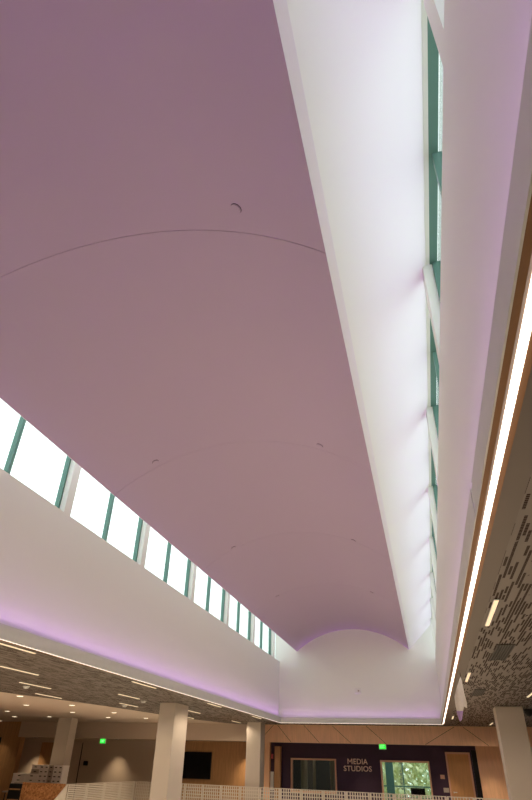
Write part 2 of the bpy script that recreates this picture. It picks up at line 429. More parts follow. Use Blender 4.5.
# ledges (closing the cove) and tape
def grazer(x, y, L_, rz, tilt, k=1.0, beam=42):
    # cove lamps aimed up the well walls, narrow-beam except the boosted rear one
    area('cove_grazer', (x, y, C + 0.10), 0.02, L_, LED_WATTS * L_ * k, (0.66, 0.28, 1.0), (PI, tilt, rz), beam)
grazer(0.485, (YB + 23.2) / 2, 23.2 - YB - .2, 0, 0.0)
grazer(-5.385, (YB + 23.2) / 2, 23.2 - YB - .2, 0, 0.0)
grazer(-2.45, 23.255, 5.7, PI / 2, 0.0, 0.6)
grazer(-2.45, YB + .06, 5.7, PI / 2, 0.0, 9.0, 150)  # unseen rear lamp, widened and boosted to wash the vault purple
def tape(parent, x0, x1, y0, y1):
    t = MB(); t.box(x0, x1, y0, y1, C + 0.07, C + 0.082); t.build('led_tape', M['led'], parent)
for parent, q, t in ((tr, (0.437, 0.56, YB, 23.22), (0.475, 0.495, YB + .1, 23.1)),
                     (tl, (-5.46, -5.35, YB, 23.22), (-5.395, -5.375, YB + .1, 23.1)),
                     (tb, (-5.46, 0.56, YB - .02, YB + .10), (-5.25, 0.35, YB + .03, YB + .05)),
                     (te, (-5.46, 0.56, 23.22, 23.33), (-5.25, 0.35, 23.245, 23.265))):
    b = MB(); b.box(*q, C + 0.055, C + 0.065); b.build('ledge', M['lip'], parent); tape(parent, *t)
# channels with timber reveals
ch = MB()
ch.box(0.437, 0.466, YB, 23.2, C - 0.001, C + 0.05)
ch.prism([(0.466, C - 0.001), (0.487, C + 0.022), (0.487, C + 0.05), (0.466, C + 0.05)], 'y', YB, 23.2)
ch.prism([(0.5225, C + 0.022), (0.545, C - 0.001), (0.545, C + 0.05), (0.5225, C + 0.05)], 'y', YB, 23.2)
ct = struct('trim_4', ch, M['woodtrim'])
s1 = MB(); s1.box(0.487, 0.5225, YB, 23.235, C + 0.018, C + 0.045)
tag(s1.build('light_strip', M['strip']), 'long bright light strip in an orange timber channel beside the perforated ceiling with vents', 'light strip')
ch = MB(); ch.box(-5.385, -5.355, YB, 23.2, C + 0.02, C + 0.05); ch.box(-5.43, -5.41, YB, 23.28, C - 0.002, C + 0.05)
struct('trim_5', ch, M['woodtrim'])
s2 = MB(); s2.box(-5.407, -5.389, YB, 23.245, C + 0.004, C + 0.045)
tag(s2.build('light_strip', M['strip_soft']), 'thin white light strip under the long well wall below the bright windows, over the columns', 'light strip')
ch = MB(); ch.box(-5.40, 0.545, 23.275, 23.29, C - 0.002, C + 0.05)
struct('trim_6', ch, M['woodtrim'])
s3 = MB(); s3.box(-5.384, 0.486, 23.225, 23.27, C - 0.006, C + 0.045)
tag(s3.build('light_strip', M['strip_soft']), 'short white light strip along the well end wall above the oak fascia', 'light strip')

# ------------------------------------------------------------------ flat ceilings
cz0, cz1 = C, C + 0.05
c = MB(); c.box(0.545, 0.675, -5, 23.29, cz0, cz1); struct('ceiling_band', c, M['band'])
c = MB(); c.box(0.675, 9, -5, 24.4, cz0 + 0.012, cz1)
c.box(-5.43, 0.675, 23.29, 24.4, cz0 + 0.004, cz1)
struct('ceiling_right', c, M['perf'])
curve = [(-12.6, -5), (-12.2, 0), (-11.4, 6.0), (-9.91, 12.91), (-9.4, 14.9), (-9.05, 16.6), (-8.78, 18.6), (-8.6, 20.2), (-8.3, 21.9), (-7.75, 23.5), (-7.35, 24.4)]
c = MB(); c.prism(curve + [(-5.43, 24.4), (-5.43, -5)], 'z', cz0, cz1); struct('ceiling_left', c, M['perf_soft'])
c = MB(); c.prism(curve + [(-20, 24.4), (-20, -5)], 'z', cz0 + 0.004, cz1); struct('ceiling_plaster', c, M['gypsum'])
# fascia over the far passage, its soffit
F0, F1 = 24.40, 24.50
c = MB(); c.box(-17.25, -6.62, F0, F1, 2.48, 3.10); struct('wall_bulkhead', c, M['gypsum'])
c = MB(); c.box(-6.62, 9, F0, F1, 2.46, 3.10)
def groove(x0, z0, x1, z1, y):
    d = Vector((x1 - x0, z1 - z0)).normalized(); nx, nz = -d.y * 0.006, d.x * 0.006
    c.face([(x0 - nx, y, z0 - nz), (x1 - nx, y, z1 - nz), (x1 + nx, y, z1 + nz), (x0 + nx, y, z0 + nz)], 1)
for x0, x1 in ((-6.5, -5.9), (-5.2, -5.75), (-4.1, -4.7), (-2.9, -3.6), (-1.6, -2.3), (-0.2, 0.9), (2.0, 1.2)):
    groove(x0, 2.47, x1, 3.04, F0 - 0.002)
struct('wall_fascia', c, [M['woodlight'], M['slot']])
c = MB(); c.box(-17.25, 9, F1, 26.0, 2.5, 2.56); struct('ceiling_soffit', c, M['beige'])
c = MB(); c.box(-20, -17.25, F0, F1 + 0.05, 0, 3.1)
c.box(-17.25, -17.10, F0, F1 + 0.2, 0, 2.48)
struct('wall_timber', c, M['woodwall'])

# ------------------------------------------------------------------ far wall
def wall_holes(x0, x1, z0, z1, holes, y0, y1):
    b = MB(); xs = x0
    for hx0, hx1, hz0, hz1 in sorted(holes):
        if hx0 > xs: b.box(xs, hx0, y0, y1, z0, z1)
        if hz0 > z0: b.box(hx0, hx1, y0, y1, z0, hz0)
        if hz1 < z1: b.box(hx0, hx1, y0, y1, hz1, z1)
        xs = hx1
    if xs < x1: b.box(xs, x1, y0, y1, z0, z1)
    return b
BY, BY2 = 26.0, 26.15
struct('wall_back_beige', wall_holes(-20, -10.6, 0, 2.52, [], BY, BY2), M['beige'])
struct('wall_back_timber', wall_holes(-10.6, -6.38, 0, 2.52, [], BY, BY2), M['woodwall'])
WIN1 = (-5.55, -3.72, 0.85, 1.98); WIN2 = (-2.0, -0.14, 0.55, 1.98); DR = (0.54, 1.33, 0.0, 2.24)
struct('wall_back_purple', wall_holes(-6.38, 1.62, 0, 2.52, [WIN1, WIN2, DR], BY, BY2), M['purple'])
b = wall_holes(1.62, 2.55, 0, 2.52, [], BY - 0.25, BY2)
struct('wall_back_oak', b, M['woodlight'])
b = MB(); b.box(2.55, 2.85, BY - 0.6, BY2, 0, 2.52); struct('wall_return', b, M['beige'])
b = MB(); b.box(2.85, 9, BY - 0.6, BY2, 0, 2.52); struct('wall_back_right', b, M['white'])
b = MB(); b.box(-20, 9, BY, BY2, 2.56, 4.4); struct('wall_back_upper', b, M['beige'])
b = MB(); b.box(1.44, 1.62, BY - 0.05, BY, 0, 2.36); struct('trim_7', b, M['black'])

# timber posts in the passage
b = MB(); b.box(-6.72, -6.40, 25.85, BY - .002, 0, 2.5)
tag(b.build('timber_post', M['woodlight']), 'oak post at the end of the purple wall beside the column', 'post')
b = MB(); b.box(-6.16, -5.92, 25.7, 25.9, 0, 2.36)
tag(b.build('timber_post', M['woodwall']), 'free-standing amber timber post in front of the purple wall', 'post')
b = MB(); b.box(-6.36, -6.28, 25.93, 25.998, 1.93, 2.10)
tag(b.build('fire_alarm', M['red'], bevel=.01), 'small red fire alarm box between the two timber posts', 'alarm')
b = MB(); b.box(-6.39, -6.25, 25.95, 25.998, 0.9, 1.5)
tag(b.build('notice_board', M['white_plastic']), 'narrow white panel between the two timber posts above the railing', 'panel')

# windows and door of the studios
def frame(x0, x1, z0, z1, y0, y1, t):
    b = MB(); b.box(x0, x0 + t, y0, y1, z0, z1); b.box(x1 - t, x1, y0, y1, z0, z1)
    b.box(x0 + t, x1 - t, y0, y1, z1 - t, z1); b.box(x0 + t, x1 - t, y0, y1, z0, z0 + t); return b
for nme, q in (('window_1_studio', WIN1), ('window_2_studio', WIN2)):
    o = struct(nme, frame(q[0], q[1], q[2], q[3], BY - 0.06, BY2, 0.06), M['copper'])
    p = MB(); p.box(q[0] + .05, q[1] - .05, BY + 0.05, BY + 0.06, q[2] + .05, q[3] - .05); p.build('pane', M['glassdark'], o)
o = struct('door_1', frame(DR[0] - .06, DR[1] + .05, 0.0, DR[3] + 0.05, BY - 0.05, BY2, 0.06), M['copper'])
p = MB(); p.box(DR[0], DR[1], BY, BY + .05, 0.05, DR[3]); lf = p.build('door_leaf', M['door'], o)
p = MB(); p.box(DR[0] + .07, DR[0] + .09, BY - .05, BY, 1.0, 1.06); p.box(DR[0] + .07, DR[0] + .2, BY - .06, BY - .045, 1.02, 1.045); p.build('door_handle', M['white_plastic'], lf)
# studio room behind
b = MB(); b.box(-6.4, -6.3, BY2, 31, 0, 3.0); b.box(1.7, 1.8, BY2, 31, 0, 3.0); b.box(-6.3, 1.7, BY2, 31, 2.9, 3.0)
struct('wall_studio', b, M['studio'])
b = MB(); b.box(-3.0, -2.9, BY2, 31, 0, 2.9); b.box(-6.3, -3.0, 29.4, 29.5, 0, 2.9); struct('wall_studio_dark', b, M['studiodark'])
EW = (-2.75, 0.9, 0.4, 2.6)
struct('wall_exterior', wall_holes(-20, 9, -5, 4.4, [EW], 31, 31.2), M['studio'])
fr = frame(EW[0], EW[1], EW[2], EW[3], 30.98, 31.1, 0.06)
ew = struct('window_studio_exterior', fr, M['teal'])
for x0, x1 in ((-2.17, -1.82), (-1.42, -1.37), (0.0, 0.06)):
    m_ = MB(); m_.box(x0, x1, 30.99, 31.09, EW[2] + .06, EW[3] - .06); m_.build('mullion', M['teal'], ew)
m_ = MB(); m_.box(EW[0], EW[1], 30.995, 31.085, 1.02, 1.07); m_.build('transom', M['teal'], ew)
m_ = MB(); m_.box(EW[0] + .06, EW[1] - .06, 31.035, 31.042, EW[2] + .06, EW[3] - .06); m_.build('pane', M['glass'], ew)
area('studio_fill', (-4.6, 27.6, 2.88), 0.6, 0.6, 22, (1.0, 0.95, 0.85))  # unseen lamp added to brighten the curtains
area('studio_fill', (-0.8, 29.2, 2.88), 0.6, 0.6, 60, (0.95, 1.0, 0.97))  # unseen lamp added to brighten the teal post from inside
# curtains in the dark studio
for x0, x1, lab in ((-5.30, -5.02, 'grey curtain drop hanging in the dark studio, narrow, next to the copper window frame'),
                    (-4.80, -4.68, 'thin grey curtain drop hanging in the middle of the dark studio window'),
                    (-4.10, -3.75, 'wide grey-green curtain drop in the dark studio beside the wall lettering')):
    b = MB(); k = 10
    pts = []
    for i in range(k + 1):
        pts.append((x0 + (x1 - x0) * i / k, 26.75 + 0.03 * (i % 2)))
    b.prism(pts + [(p_[0], p_[1] + 0.01) for p_ in reversed(pts)], 'z', 0.02, 2.6)
    tag(b.build('curtain', M['curtain']), lab, 'curtain', 'curtains in the dark studio')
# desk and monitor seen through the bright window
t = thing('desk', (-0.9, 28.3, 0), 'dark desk inside the bright studio, carrying a monitor', 'desk')
b = MB(); b.box(-1.8, 0.0, 27.9, 28.7, 0.70, 0.74); b.build('desk_top', M['black'], t)
for x in (-1.75, -0.05):
    for y in (27.95, 28.65):
        b = MB(); b.box(x - .025, x + .025, y - .025, y + .025, 0, 0.70); b.build('leg', M['black'], t)
t = thing('monitor', (-0.72, 28.3, 0.74), 'black computer monitor on the desk behind the bright studio window', 'monitor')
b = MB(); b.box(-1.02, -0.45, 28.28, 28.32, 0.80, 1.07); b.build('screen', M['black'], t, bevel=.006)
b = MB(); b.box(-0.77, -0.69, 28.30, 28.34, 0.75, 0.9); b.box(-0.87, -0.59, 28.2, 28.4, 0.74, 0.755); b.build('stand', M['black'], t)

# trees outside the studio window
def tree(x, y, h, label, m, seed, group='trees beyond the studio window'):
    rnd = random.Random(seed); z0 = -5.0
    t = thing('tree', (x, y, z0), label, 'tree', group)
    tk = MB(); tk.cyl((x, y), 0.17, z0, z0 + h, 10, 0, 0.04)
    for i in range(7):
        z = z0 + h * (0.4 + 0.075 * i); a = rnd.uniform(0, 2 * PI); L_ = 1.6
        p0 = Vector((x, y, z)); p1 = p0 + Vector((math.cos(a) * L_, math.sin(a) * L_, 0.8))
        s_ = 0.035
        for d in (Vector((s_, 0, 0)), Vector((0, s_, 0))):
            tk.face([p0 - d, p0 + d, p1 + d * .3, p1 - d * .3])
    tk.build('trunk', M['bark'], t, fix=False)
    cr = MB()
    for i in range(2600):
        u = rnd.random(); z = z0 + h * (0.32 + 0.68 * u); rr = 1.75 * math.sin(PI * min(1, 0.15 + u * 0.85)) * math.sqrt(rnd.random())
        a = rnd.uniform(0, 2 * PI); p = Vector((x + rr * math.cos(a), y + rr * math.sin(a), z))
        d1 = Vector((rnd.gauss(0, 1), rnd.gauss(0, 1), rnd.gauss(0, 1))).normalized() * rnd.uniform(.12, .24)
        d2 = d1.cross(Vector((rnd.gauss(0, 1), rnd.gauss(0, 1), rnd.gauss(0, 1)))).normalized() * 0.11
        cr.face([p - d1, p + d2, p + d1, p - d2])
    cr.build('foliage', m, t, fix=False)
tree(-5.6, 41.0, 11.5, 'green tree outside, seen past the wide teal window post', M['leaf_green'], 3)
tree(-1.9, 40.0, 10.5, 'yellowing tree outside, in the middle pane of the studio window', M['leaf_yellow'], 4)
tree(1.8, 41.0, 12.0, 'green tree outside, in the studio pane next to the wall plates', M['leaf_green'], 5)
tree(-3.8, 46.5, 13.0, 'pale yellow-green tree standing behind the gap of the front trees', M['leaf_yellow'], 6)
tree(0.0, 47.5, 13.0, 'dark green tree standing behind the yellowing tree', M['leaf_green'], 8)

# ------------------------------------------------------------------ columns
def column(x0, x1, y0, y1, z0, label):
    b = MB(); b.box(x0, x1, y0, y1, z0, C + 0.004)
    o = b.build('column', M['column'], bevel=0.012); tag(o, label, 'column', None, 'structure')
column(-6.87, -6.42, 15.50, 16.45, -4.5, 'pale square column standing beneath the skylight well edge, in front of the wall television')
column(-6.635, -6.09, 23.15, 23.78, -0.05, 'pale square column between the television wall and the oak fascia, behind the railing')
column(1.62, 2.25, 16.25, 16.85, -4.5, 'pale square pillar under the perforated ceiling with vents')
column(-13.77, -13.20, 21.72, 22.2, -0.05, 'beige column behind the stacked white boxes')

# ------------------------------------------------------------------ wall sign
def word(txt, x0, x1, z0, z1, y, off):
    cu = bpy.data.curves.new('text', 'FONT'); cu.body = txt; cu.size = 1; cu.extrude = 0.02; cu.offset = off; cu.space_character = 1.06
    o = bpy.data.objects.new('text', cu); COL.objects.link(o)
    bpy.context.view_layer.update()
    me = bpy.data.meshes.new_from_object(o.evaluated_get(bpy.context.evaluated_depsgraph_get()))
    bpy.data.objects.remove(o)
    xs = [v.co.x for v in me.vertices]; ys = [v.co.y for v in me.vertices]
    a, b_, c_, d = min(xs), max(xs), min(ys), max(ys)
    vs = [(x0 + (v.co.x - a) / (b_ - a) * (x1 - x0), y - 0.012 + v.co.z * -0.4, z0 + (v.co.y - c_) / (d - c_) * (z1 - z0)) for v in me.vertices]
    fs = [tuple(reversed(p.vertices)) for p in me.polygons]
    return vs, fs
sg = MB()
for args in (('EDIA', -3.035, -2.48, 1.825, 2.005, BY, 0.015), ('STUDIOS', -3.43, -2.34, 1.59, 1.77, BY, 0.015)):
    vs, fs = word(*args); k = len(sg.v); sg.v += vs
    for q in fs: sg.f.append(tuple(k + i for i in q)); sg.mi.append(0); sg.sm.append(False)
mx0, mx1, mz0, mz1, mt = -3.27, -3.075, 1.825, 2.005, 0.036      # the M, drawn as four strokes
mid_ = (mx0 + mx1) / 2
for poly in ([(mx0, mz0), (mx0 + mt, mz0), (mx0 + mt, mz1), (mx0, mz1)], [(mx1 - mt, mz0), (mx1, mz0), (mx1, mz1), (mx1 - mt, mz1)],
             [(mx0, mz1), (mx0 + mt, mz1), (mid_ + mt * .45, mz0 + .06), (mid_ - mt * .45, mz0 + .06)],
             [(mx1 - mt, mz1), (mx1, mz1), (mid_ + mt * .45, mz0 + .06), (mid_ - mt * .45, mz0 + .06)]):
    sg.prism(poly, 'y', BY - 0.020, BY - 0.002)
M['letters'] = mat('copper_letters', (0.95, 0.74, 0.63), 0.5)
tag(sg.build('wall_sign', M['letters'], fix=True), 'copper raised lettering reading MEDIA STUDIOS on the purple wall', 'sign')

# exit signs (plate with a lit face)
def exit_sign(x, y, zt, label, w_=0.23, h_=0.16, housing=True):
    t = thing('exit_sign', (x, y, zt), label, 'exit sign', 'green exit signs')
    b = MB(); b.box(x - w_ / 2 - .02, x + w_ / 2 + .02, y, y + .05, zt - h_ - .03, zt); b.build('housing', M['white_plastic'], t)
    b = MB(); b.box(x - w_ / 2, x + w_ / 2, y - .006, y, zt - h_ - .015, zt - .015); b.build('lit_face', M['exit'], t)
    vs, fs = word('EXIT', x - w_ * .36, x + w_ * .36, zt - h_ * .88, zt - h_ * .3, y + 0.0, 0.02)
    b = MB(); b.v = vs; b.f = fs; b.mi = [0] * len(fs); b.sm = [False] * len(fs)
    b.build('legend', M['exitlegend'], t, fix=False)
exit_sign(-1.79, 25.0, 2.50, 'green lit exit sign under the oak fascia, above the bright studio window')
exit_sign(-13.52, 25.0, 2.50, 'green lit exit sign under the beige bulkhead, near the pale flush door')

# ------------------------------------------------------------------ things on the left far wall
t = thing('wall_television', (-9.55, BY, 1.65), 'black flat television on the amber timber wall between two columns', 'television')
b = MB(); b.box(-10.55, -8.92, BY - .07, BY - .01, 1.17, 2.11); b.build('casing', M['black'], t, bevel=.01)
M['screen'] = mat('tv_screen', (0.008, 0.008, 0.009), 0.12)
b = MB(); b.box(-10.53, -8.94, BY - .075, BY - .07, 1.20, 2.09); b.build('screen', M['screen'], t)
# pale flush door
b = MB(); b.box(-15.72, -15.03, BY - .03, BY, 0, 2.36); d3 = struct('door_2', b, M['gypsum'])
b = MB(); b.box(-15.03, -14.985, BY - .012, BY, 0, 2.36); b.build('jamb_gap', M['slot'], d3)
b = MB(); b.box(-17.05, -16.4, BY - .03, BY, 0, 2.34); struct('door_3', b, M['woodwall'])
b = MB(); b.box(-14.80, -14.60, BY - .05, BY, 1.52, 1.68)
tag(b.build('wall_switch', M['black'], bevel=.006), 'small dark square control box on the beige wall beside the flush door', 'switch')
b = MB(); b.box(0.20, 0.36, BY - .02, BY, 1.43, 1.56); tag(b.build('wall_plate', M['copper'], bevel=.004), 'copper-coloured wall plate on the purple wall between studio window and door', 'wall plate')
b = MB(); b.box(0.26, 0.46, BY - .02, BY, 1.02, 1.16); tag(b.build('wall_plate', M['boxgrey'], bevel=.004), 'grey wall plate low beside the wooden door, below the copper plate', 'wall plate')
b = MB(); b.box(-18.6, -18.05, F0 - .06, F0, 2.22, 2.46); tag(b.build('door_closer', M['black'], bevel=.006), 'black box fixed high on the timber wall panel near the boxes', 'box')

# ------------------------------------------------------------------ railing
def railing_panel(a, b, z0, z1, pitch_h, pitch_v, wv, wh):
    m_ = MB(); a = Vector(a); b = Vector(b); L_ = (b - a).length; d = (b - a) / L_
    m_.obox(a, b, 0.03, z1 - 0.02, z1)
    m_.obox(a, b, 0.012, z0, z0 + 0.04)
    e = 0.05
    m_.obox(a, a + d * e, 0.012, z0 + .04, z1 - .02); m_.obox(b - d * e, b, 0.012, z0 + .04, z1 - .02)
    k = max(1, int((L_ - 2 * e) / pitch_h))
    for i in range(1, k):
        p = a + d * (e + (L_ - 2 * e) * i / k)
        m_.obox(p - d * wv / 2, p + d * wv / 2, 0.010, z0 + .04, z1 - .02)
    z = z1 - 0.02 - pitch_v
    while z > z0 + .05:
        m_.obox(a + d * e, b - d * e, 0.009, z, z + wh); z -= pitch_v
    return m_
A = Vector((-11.40, 24.25)); B = Vector((2.6, 20.25)); Ln = (B - A).length; D = (B - A) / Ln
t = thing('railing', (A.x, A.y, 0), 'cream perforated metal railing crossing in front of the purple studio wall', 'railing')
NP = 18
for i in range(NP):
    p = A + D * (Ln * i / NP + 0.01); q = A + D * (Ln * (i + 1) / NP - 0.01)
    railing_panel(p, q, 0.03, 1.07, 0.078, 0.098, 0.034, 0.026).build('railing_panel', M['rail'], t, fix=False)
for i in range(NP + 1):
    p = A + D * (Ln * i / NP); n_ = Vector((-D.y, D.x)) * 0.05
    b = MB(); b.box(p.x + n_.x - .02, p.x + n_.x + .02, p.y + n_.y - .02, p.y + n_.y + .02, 0, 1.045); b.build('post', M['rail'], t)
t = thing('railing', (-11.4, 19.3, 0), 'cream finely slotted railing that runs back from the chipboard panel to the far corner', 'railing')
ys = [19.3 + (24.2 - 19.3) * i / 4 for i in range(5)]
for i in range(4):
    m_ = MB()
    y0, y1 = ys[i] + .01, ys[i + 1] - .01
    m_.box(-11.415, -11.385, y0, y1, 1.05, 1.07); m_.box(-11.406, -11.394, y0, y1, 0.03, 0.07)
    for y in (y0, y1 - .06): m_.box(-11.406, -11.394, y, y + .06, .07, 1.05)
    z = 1.0
    while z > 0.1: m_.box(-11.405, -11.395, y0 + .06, y1 - .06, z, z + 0.034); z -= 0.05
    m_.build('railing_panel', M['rail'], t, fix=False)
for y in ys:
    b = MB(); b.box(-11.47, -11.43, y - .02, y + .02, 0, 1.045); b.build('post', M['rail'], t)
# stair guard sloping down from the railing's near end
t = thing('stair_railing', (-11.4, 19.26, 0), 'cream stair guard sloping down beside the chipboard panel', 'railing')
m_ = MB(); m_.obox((-11.4, 19.26), (-11.4, 14.0), 0.012, 0.02, 1.05, 0, (-3.40, -2.37)); m_.build('guard_panel', M['rail'], t)
m_ = MB(); m_.obox((-11.4, 19.26), (-11.4, 14.0), 0.04, 1.05, 1.08, 0, (-2.37, -2.34)); m_.build('top_rail', M['rail'], t)
st = MB()
for i in range(26):
    y = 19.2 - i * 0.28; z = -0.173 * (i + 1)
    st.box(-13.0, -11.45, y - 0.30, y, z - 0.06, z)
st.obox((-12.98, 19.2), (-12.98, 11.95), 0.04, -0.35, -0.1, 0, (-4.5, -4.4)); st.obox((-11.48, 19.2), (-11.48, 11.95), 0.04, -0.35, -0.1, 0, (-4.5, -4.4))
struct('stairs', st, M['woodlight'])
# chipboard barrier
b = MB(); b.box(-13.02, -11.47, 19.22, 19.27, 0.0, 1.075)
tag(b.build('chipboard_panel', M['osb'], bevel=.004), 'brown flecked chipboard panel closing the head of the stairs', 'panel')
# black case
t = thing('equipment_case', (-13.45, 19.55, 0), 'black equipment case with tan bands beside the chipboard panel', 'case')
b = MB(); b.box(-13.56, -13.08, 19.3, 19.9, 0.0, 1.03); b.build('body', M['black'], t, bevel=.015)
for z in (0.86, 0.58, 0.30):
    b = MB(); b.box(-13.52, -13.12, 19.285, 19.30, z, z + 0.035); b.build('band', M['woodwall'], t)
b = MB(); b.box(-13.46, -13.18, 19.4, 19.8, 1.03, 1.055); b.build('top_tray', M['boxgrey'], t)

# table with stacked boxes
TB = 0.74
t = thing('folding_table', (-13.8, 21.2, 0), 'folding table under the stacked white boxes', 'table')
b = MB(); b.box(-14.95, -12.68, 20.95, 21.55, TB - .04, TB); b.build('table_top', M['boxgrey'], t)
for x in (-14.85, -12.76):
    for y in (21.0, 21.5):
        b = MB(); b.cyl((x, y), 0.018, 0, TB - .04, 10); b.build('leg', M['black'], t)
box_m = {}
def carton(x0, w_, z0, h_, label, m):
    t = thing('cardboard_box', (x0 + w_ / 2, 21.2, z0), ' '.join(label.split()[:16]), 'box', 'stacked boxes behind the chipboard panel')
    b = MB(); b.box(x0 + .003, x0 + w_ - .003, 20.98, 21.4, z0 + .001, z0 + h_ * .72); b.build('carton', M[m], t)
    b = MB(); b.box(x0 - .0005 + .001, x0 + w_ - .001, 20.972, 21.408, z0 + h_ * .72, z0 + h_ - .002); b.build('lid', M[m], t)
    b = MB(); hw_ = min(0.05, w_ * .22); b.box(x0 + w_ / 2 - hw_, x0 + w_ / 2 + hw_, 20.974, 20.982, z0 + h_ * .38, z0 + h_ * .6); b.build('handle_slot', M['black'], t)
RH = 0.134
colsx = [(-13.66, 0.18, 6, 'box'), (-13.475, 0.18, 6, 'box'), (-13.29, 0.19, 6, 'boxgrey'), (-13.095, 0.18, 6, 'box'), (-12.91, 0.18, 6, 'box')]  # third column: shade on white boxes put in as grey card
cn = ['column touching the wide boxes', 'column just before the grey boxes', 'column greyed to carry shade', 'column just after the grey boxes', 'end column against the railing side']
rows = ['bottom', 'second', 'third', 'fourth', 'fifth', 'top']
for (x0, w_, k, m), nm in zip(colsx, cn):
    for r_ in range(k - (1 if False else 0)):
        carton(x0, w_, TB + RH * r_, RH - .001, ('grey' if m == 'boxgrey' else 'white') + ' box with slot handle, %s row, %s' % (rows[r_], nm), m)
for x0, w_, k, m, nm in ((-14.68, 0.50, 4, 'box', 'stack by the timber wall'), (-14.17, 0.50, 4, 'box', 'stack touching the small boxes')):
    for r_ in range(k):
        carton(x0, w_, TB + RH * 1.0 * r_, RH - .001, 'wide white box with slot handle, %s row, %s' % (rows[r_], nm), m)
for r_ in (4, 5):
    carton(-13.98, 0.31, TB + RH * r_, RH - .001, 'wide greyish box lying on the wide stacks, %s one of two' % ('lower' if r_ == 4 else 'upper'), 'boxgrey' if r_ == 4 else 'box')

# ------------------------------------------------------------------ light fittings
lin0 = None
def linear(x, y0, L_, label, group, w_=0.036):
    t = thing('linear_light', (x, y0, C), label, 'ceiling light', group)
    b = MB(); b.box(x - w_ / 2 - .006, x + w_ / 2 + .006, y0 - .006, y0 + L_ + .006, C - .004, C + .003); b.build('housing', M['white_plastic'], t)
    b = MB(); b.box(x - w_ / 2, x + w_ / 2, y0, y0 + L_, C - .011, C - .004); b.build('diffuser', M['fixture'], t)
    ld = bpy.data.lights.new('linear_lamp', 'SPOT'); ld.energy = LINEAR_WATTS; ld.color = (1.0, 0.80, 0.58); ld.spot_size = math.radians(165); ld.spot_blend = 0.5; ld.shadow_soft_size = 0.012
    lo = bpy.data.objects.new('linear_lamp', ld); COL.objects.link(lo); lo.location = (0, L_ / 2, -.025); lo.parent = t
GL = 'slim linear lights in the ceiling beside the columns'
for x, ys_, nm in ((-5.56, (6.68, 11.1, 15.6, 20.0), 'in the row hugging the skylight well edge'),
                   (-7.0, (8.95, 13.35, 17.85, 22.4), 'in the row just outside the columns'),
                   (-8.1, (11.1, 15.6, 20.2), 'in the row second from the curved plaster edge'),
                   (-9.12, (13.2,), 'in the row against the curved plaster edge')):
    for i, y in enumerate(ys_):
        linear(x, y, 1.12, 'slim linear light, %s from viewer, %s' % (ORD[i], nm) if len(ys_) > 1 else 'slim linear light, the only one against the curved plaster edge', GL)
GR = 'slim linear lights in the perforated ceiling with vents'
for i, (x, y, L_) in enumerate(((0.735, 5.56, 1.1), (0.735, 10.3, 1.1), (0.735, 19.4, 1.1))):
    linear(x, y, L_, ['slim warm linear light beside the light strip, before the larger air vent', 'slim warm linear light beside the light strip, next to the hanging white pennant', 'slim warm linear light beside the light strip, beyond the pennant near the oak fascia'][i], GR)
linear(2.05, 22.1, 1.1, 'slim warm linear light between the pillar and the oak fascia', GR)
linear(2.08, 12.9, 1.1, 'slim warm linear light in front of the pillar head at the picture edge', GR)

GD = 'round downlights in the plaster ceiling'
def downlight(x, y, z, label, group=GD, r_=0.075, lamp=0, glow=True):
    t = thing('downlight', (x, y, z), label, 'downlight', group)
    b = MB(); b.cyl((x, y), r_ + .02, z - .008, z + .004, 28); b.build('trim_ring', M['white_plastic'], t)
    b = MB(); b.cyl((x, y), r_, z - .012, z - .008, 28); b.build('lens', M['lens'] if glow else M['slot'], t)
    if lamp:
        ld = bpy.data.lights.new('downlight_beam', 'SPOT'); ld.energy = lamp; ld.color = (1.0, 0.76, 0.5); ld.spot_size = math.radians(85); ld.spot_blend = 1.0; ld.shadow_soft_size = 0.05
        lo = bpy.data.objects.new('downlight_beam', ld); COL.objects.link(lo); lo.location = (0, 0, -0.03); lo.parent = t
dl = [(-9.98, 13.8, 'first along the curved dark ceiling edge'), (-9.98, 16.3, 'second along the curved dark ceiling edge'),
      (-10.0, 18.95, 'third along the curved dark ceiling edge'), (-9.98, 21.4, 'last along the curved dark ceiling edge'),
      (-11.5, 16.3, 'first of the middle row, above the boxes'), (-11.47, 18.85, 'second of the middle row'), (-11.4, 21.2, 'last of the middle row, by the bulkhead'),
      (-13.8, 18.6, 'first of the outer row, over the timber wall side'), (-13.75, 21.05, 'in front of the beige column head'), (-15.35, 21.2, 'outermost, close to the timber wall')]
for x, y, nm in dl:
    downlight(x, y, C, 'round downlight in plaster ceiling, ' + nm, lamp=30)
downlight(-13.15, 25.5, 2.50, 'downlight under the bulkhead, washing the beige wall beside the exit sign', 'downlights under the bulkhead', lamp=110, glow=False)
downlight(-7.35, 25.55, 2.50, 'downlight under the bulkhead, washing the amber timber wall by the column', 'downlights under the bulkhead', lamp=150, glow=False)
downlight(-17.1, 25.45, 2.50, 'downlight added under the bulkhead to light the recess behind the white boxes', 'downlights under the bulkhead', lamp=140, glow=False)  # unseen fitting, added for a glow on the tan recess wall
downlight(-2.55, 25.2, 2.50, 'small downlight under the soffit above the copper lettering', 'downlights under the bulkhead', 0.05, lamp=80, glow=False)
downlight(0.35, 25.2, 2.50, 'small downlight under the soffit between studio window and wooden door', 'downlights under the bulkhead', 0.05, lamp=90, glow=False)
downlight(1.95, 25.0, 2.50, 'small downlight under the soffit before the oak wall panels', 'downlights under the bulkhead', 0.05, lamp=120, glow=False)
downlight(-17.9, 23.8, C, 'downlight close to the timber wall panel, above the black box', 'round downlights in the plaster ceiling', lamp=45)

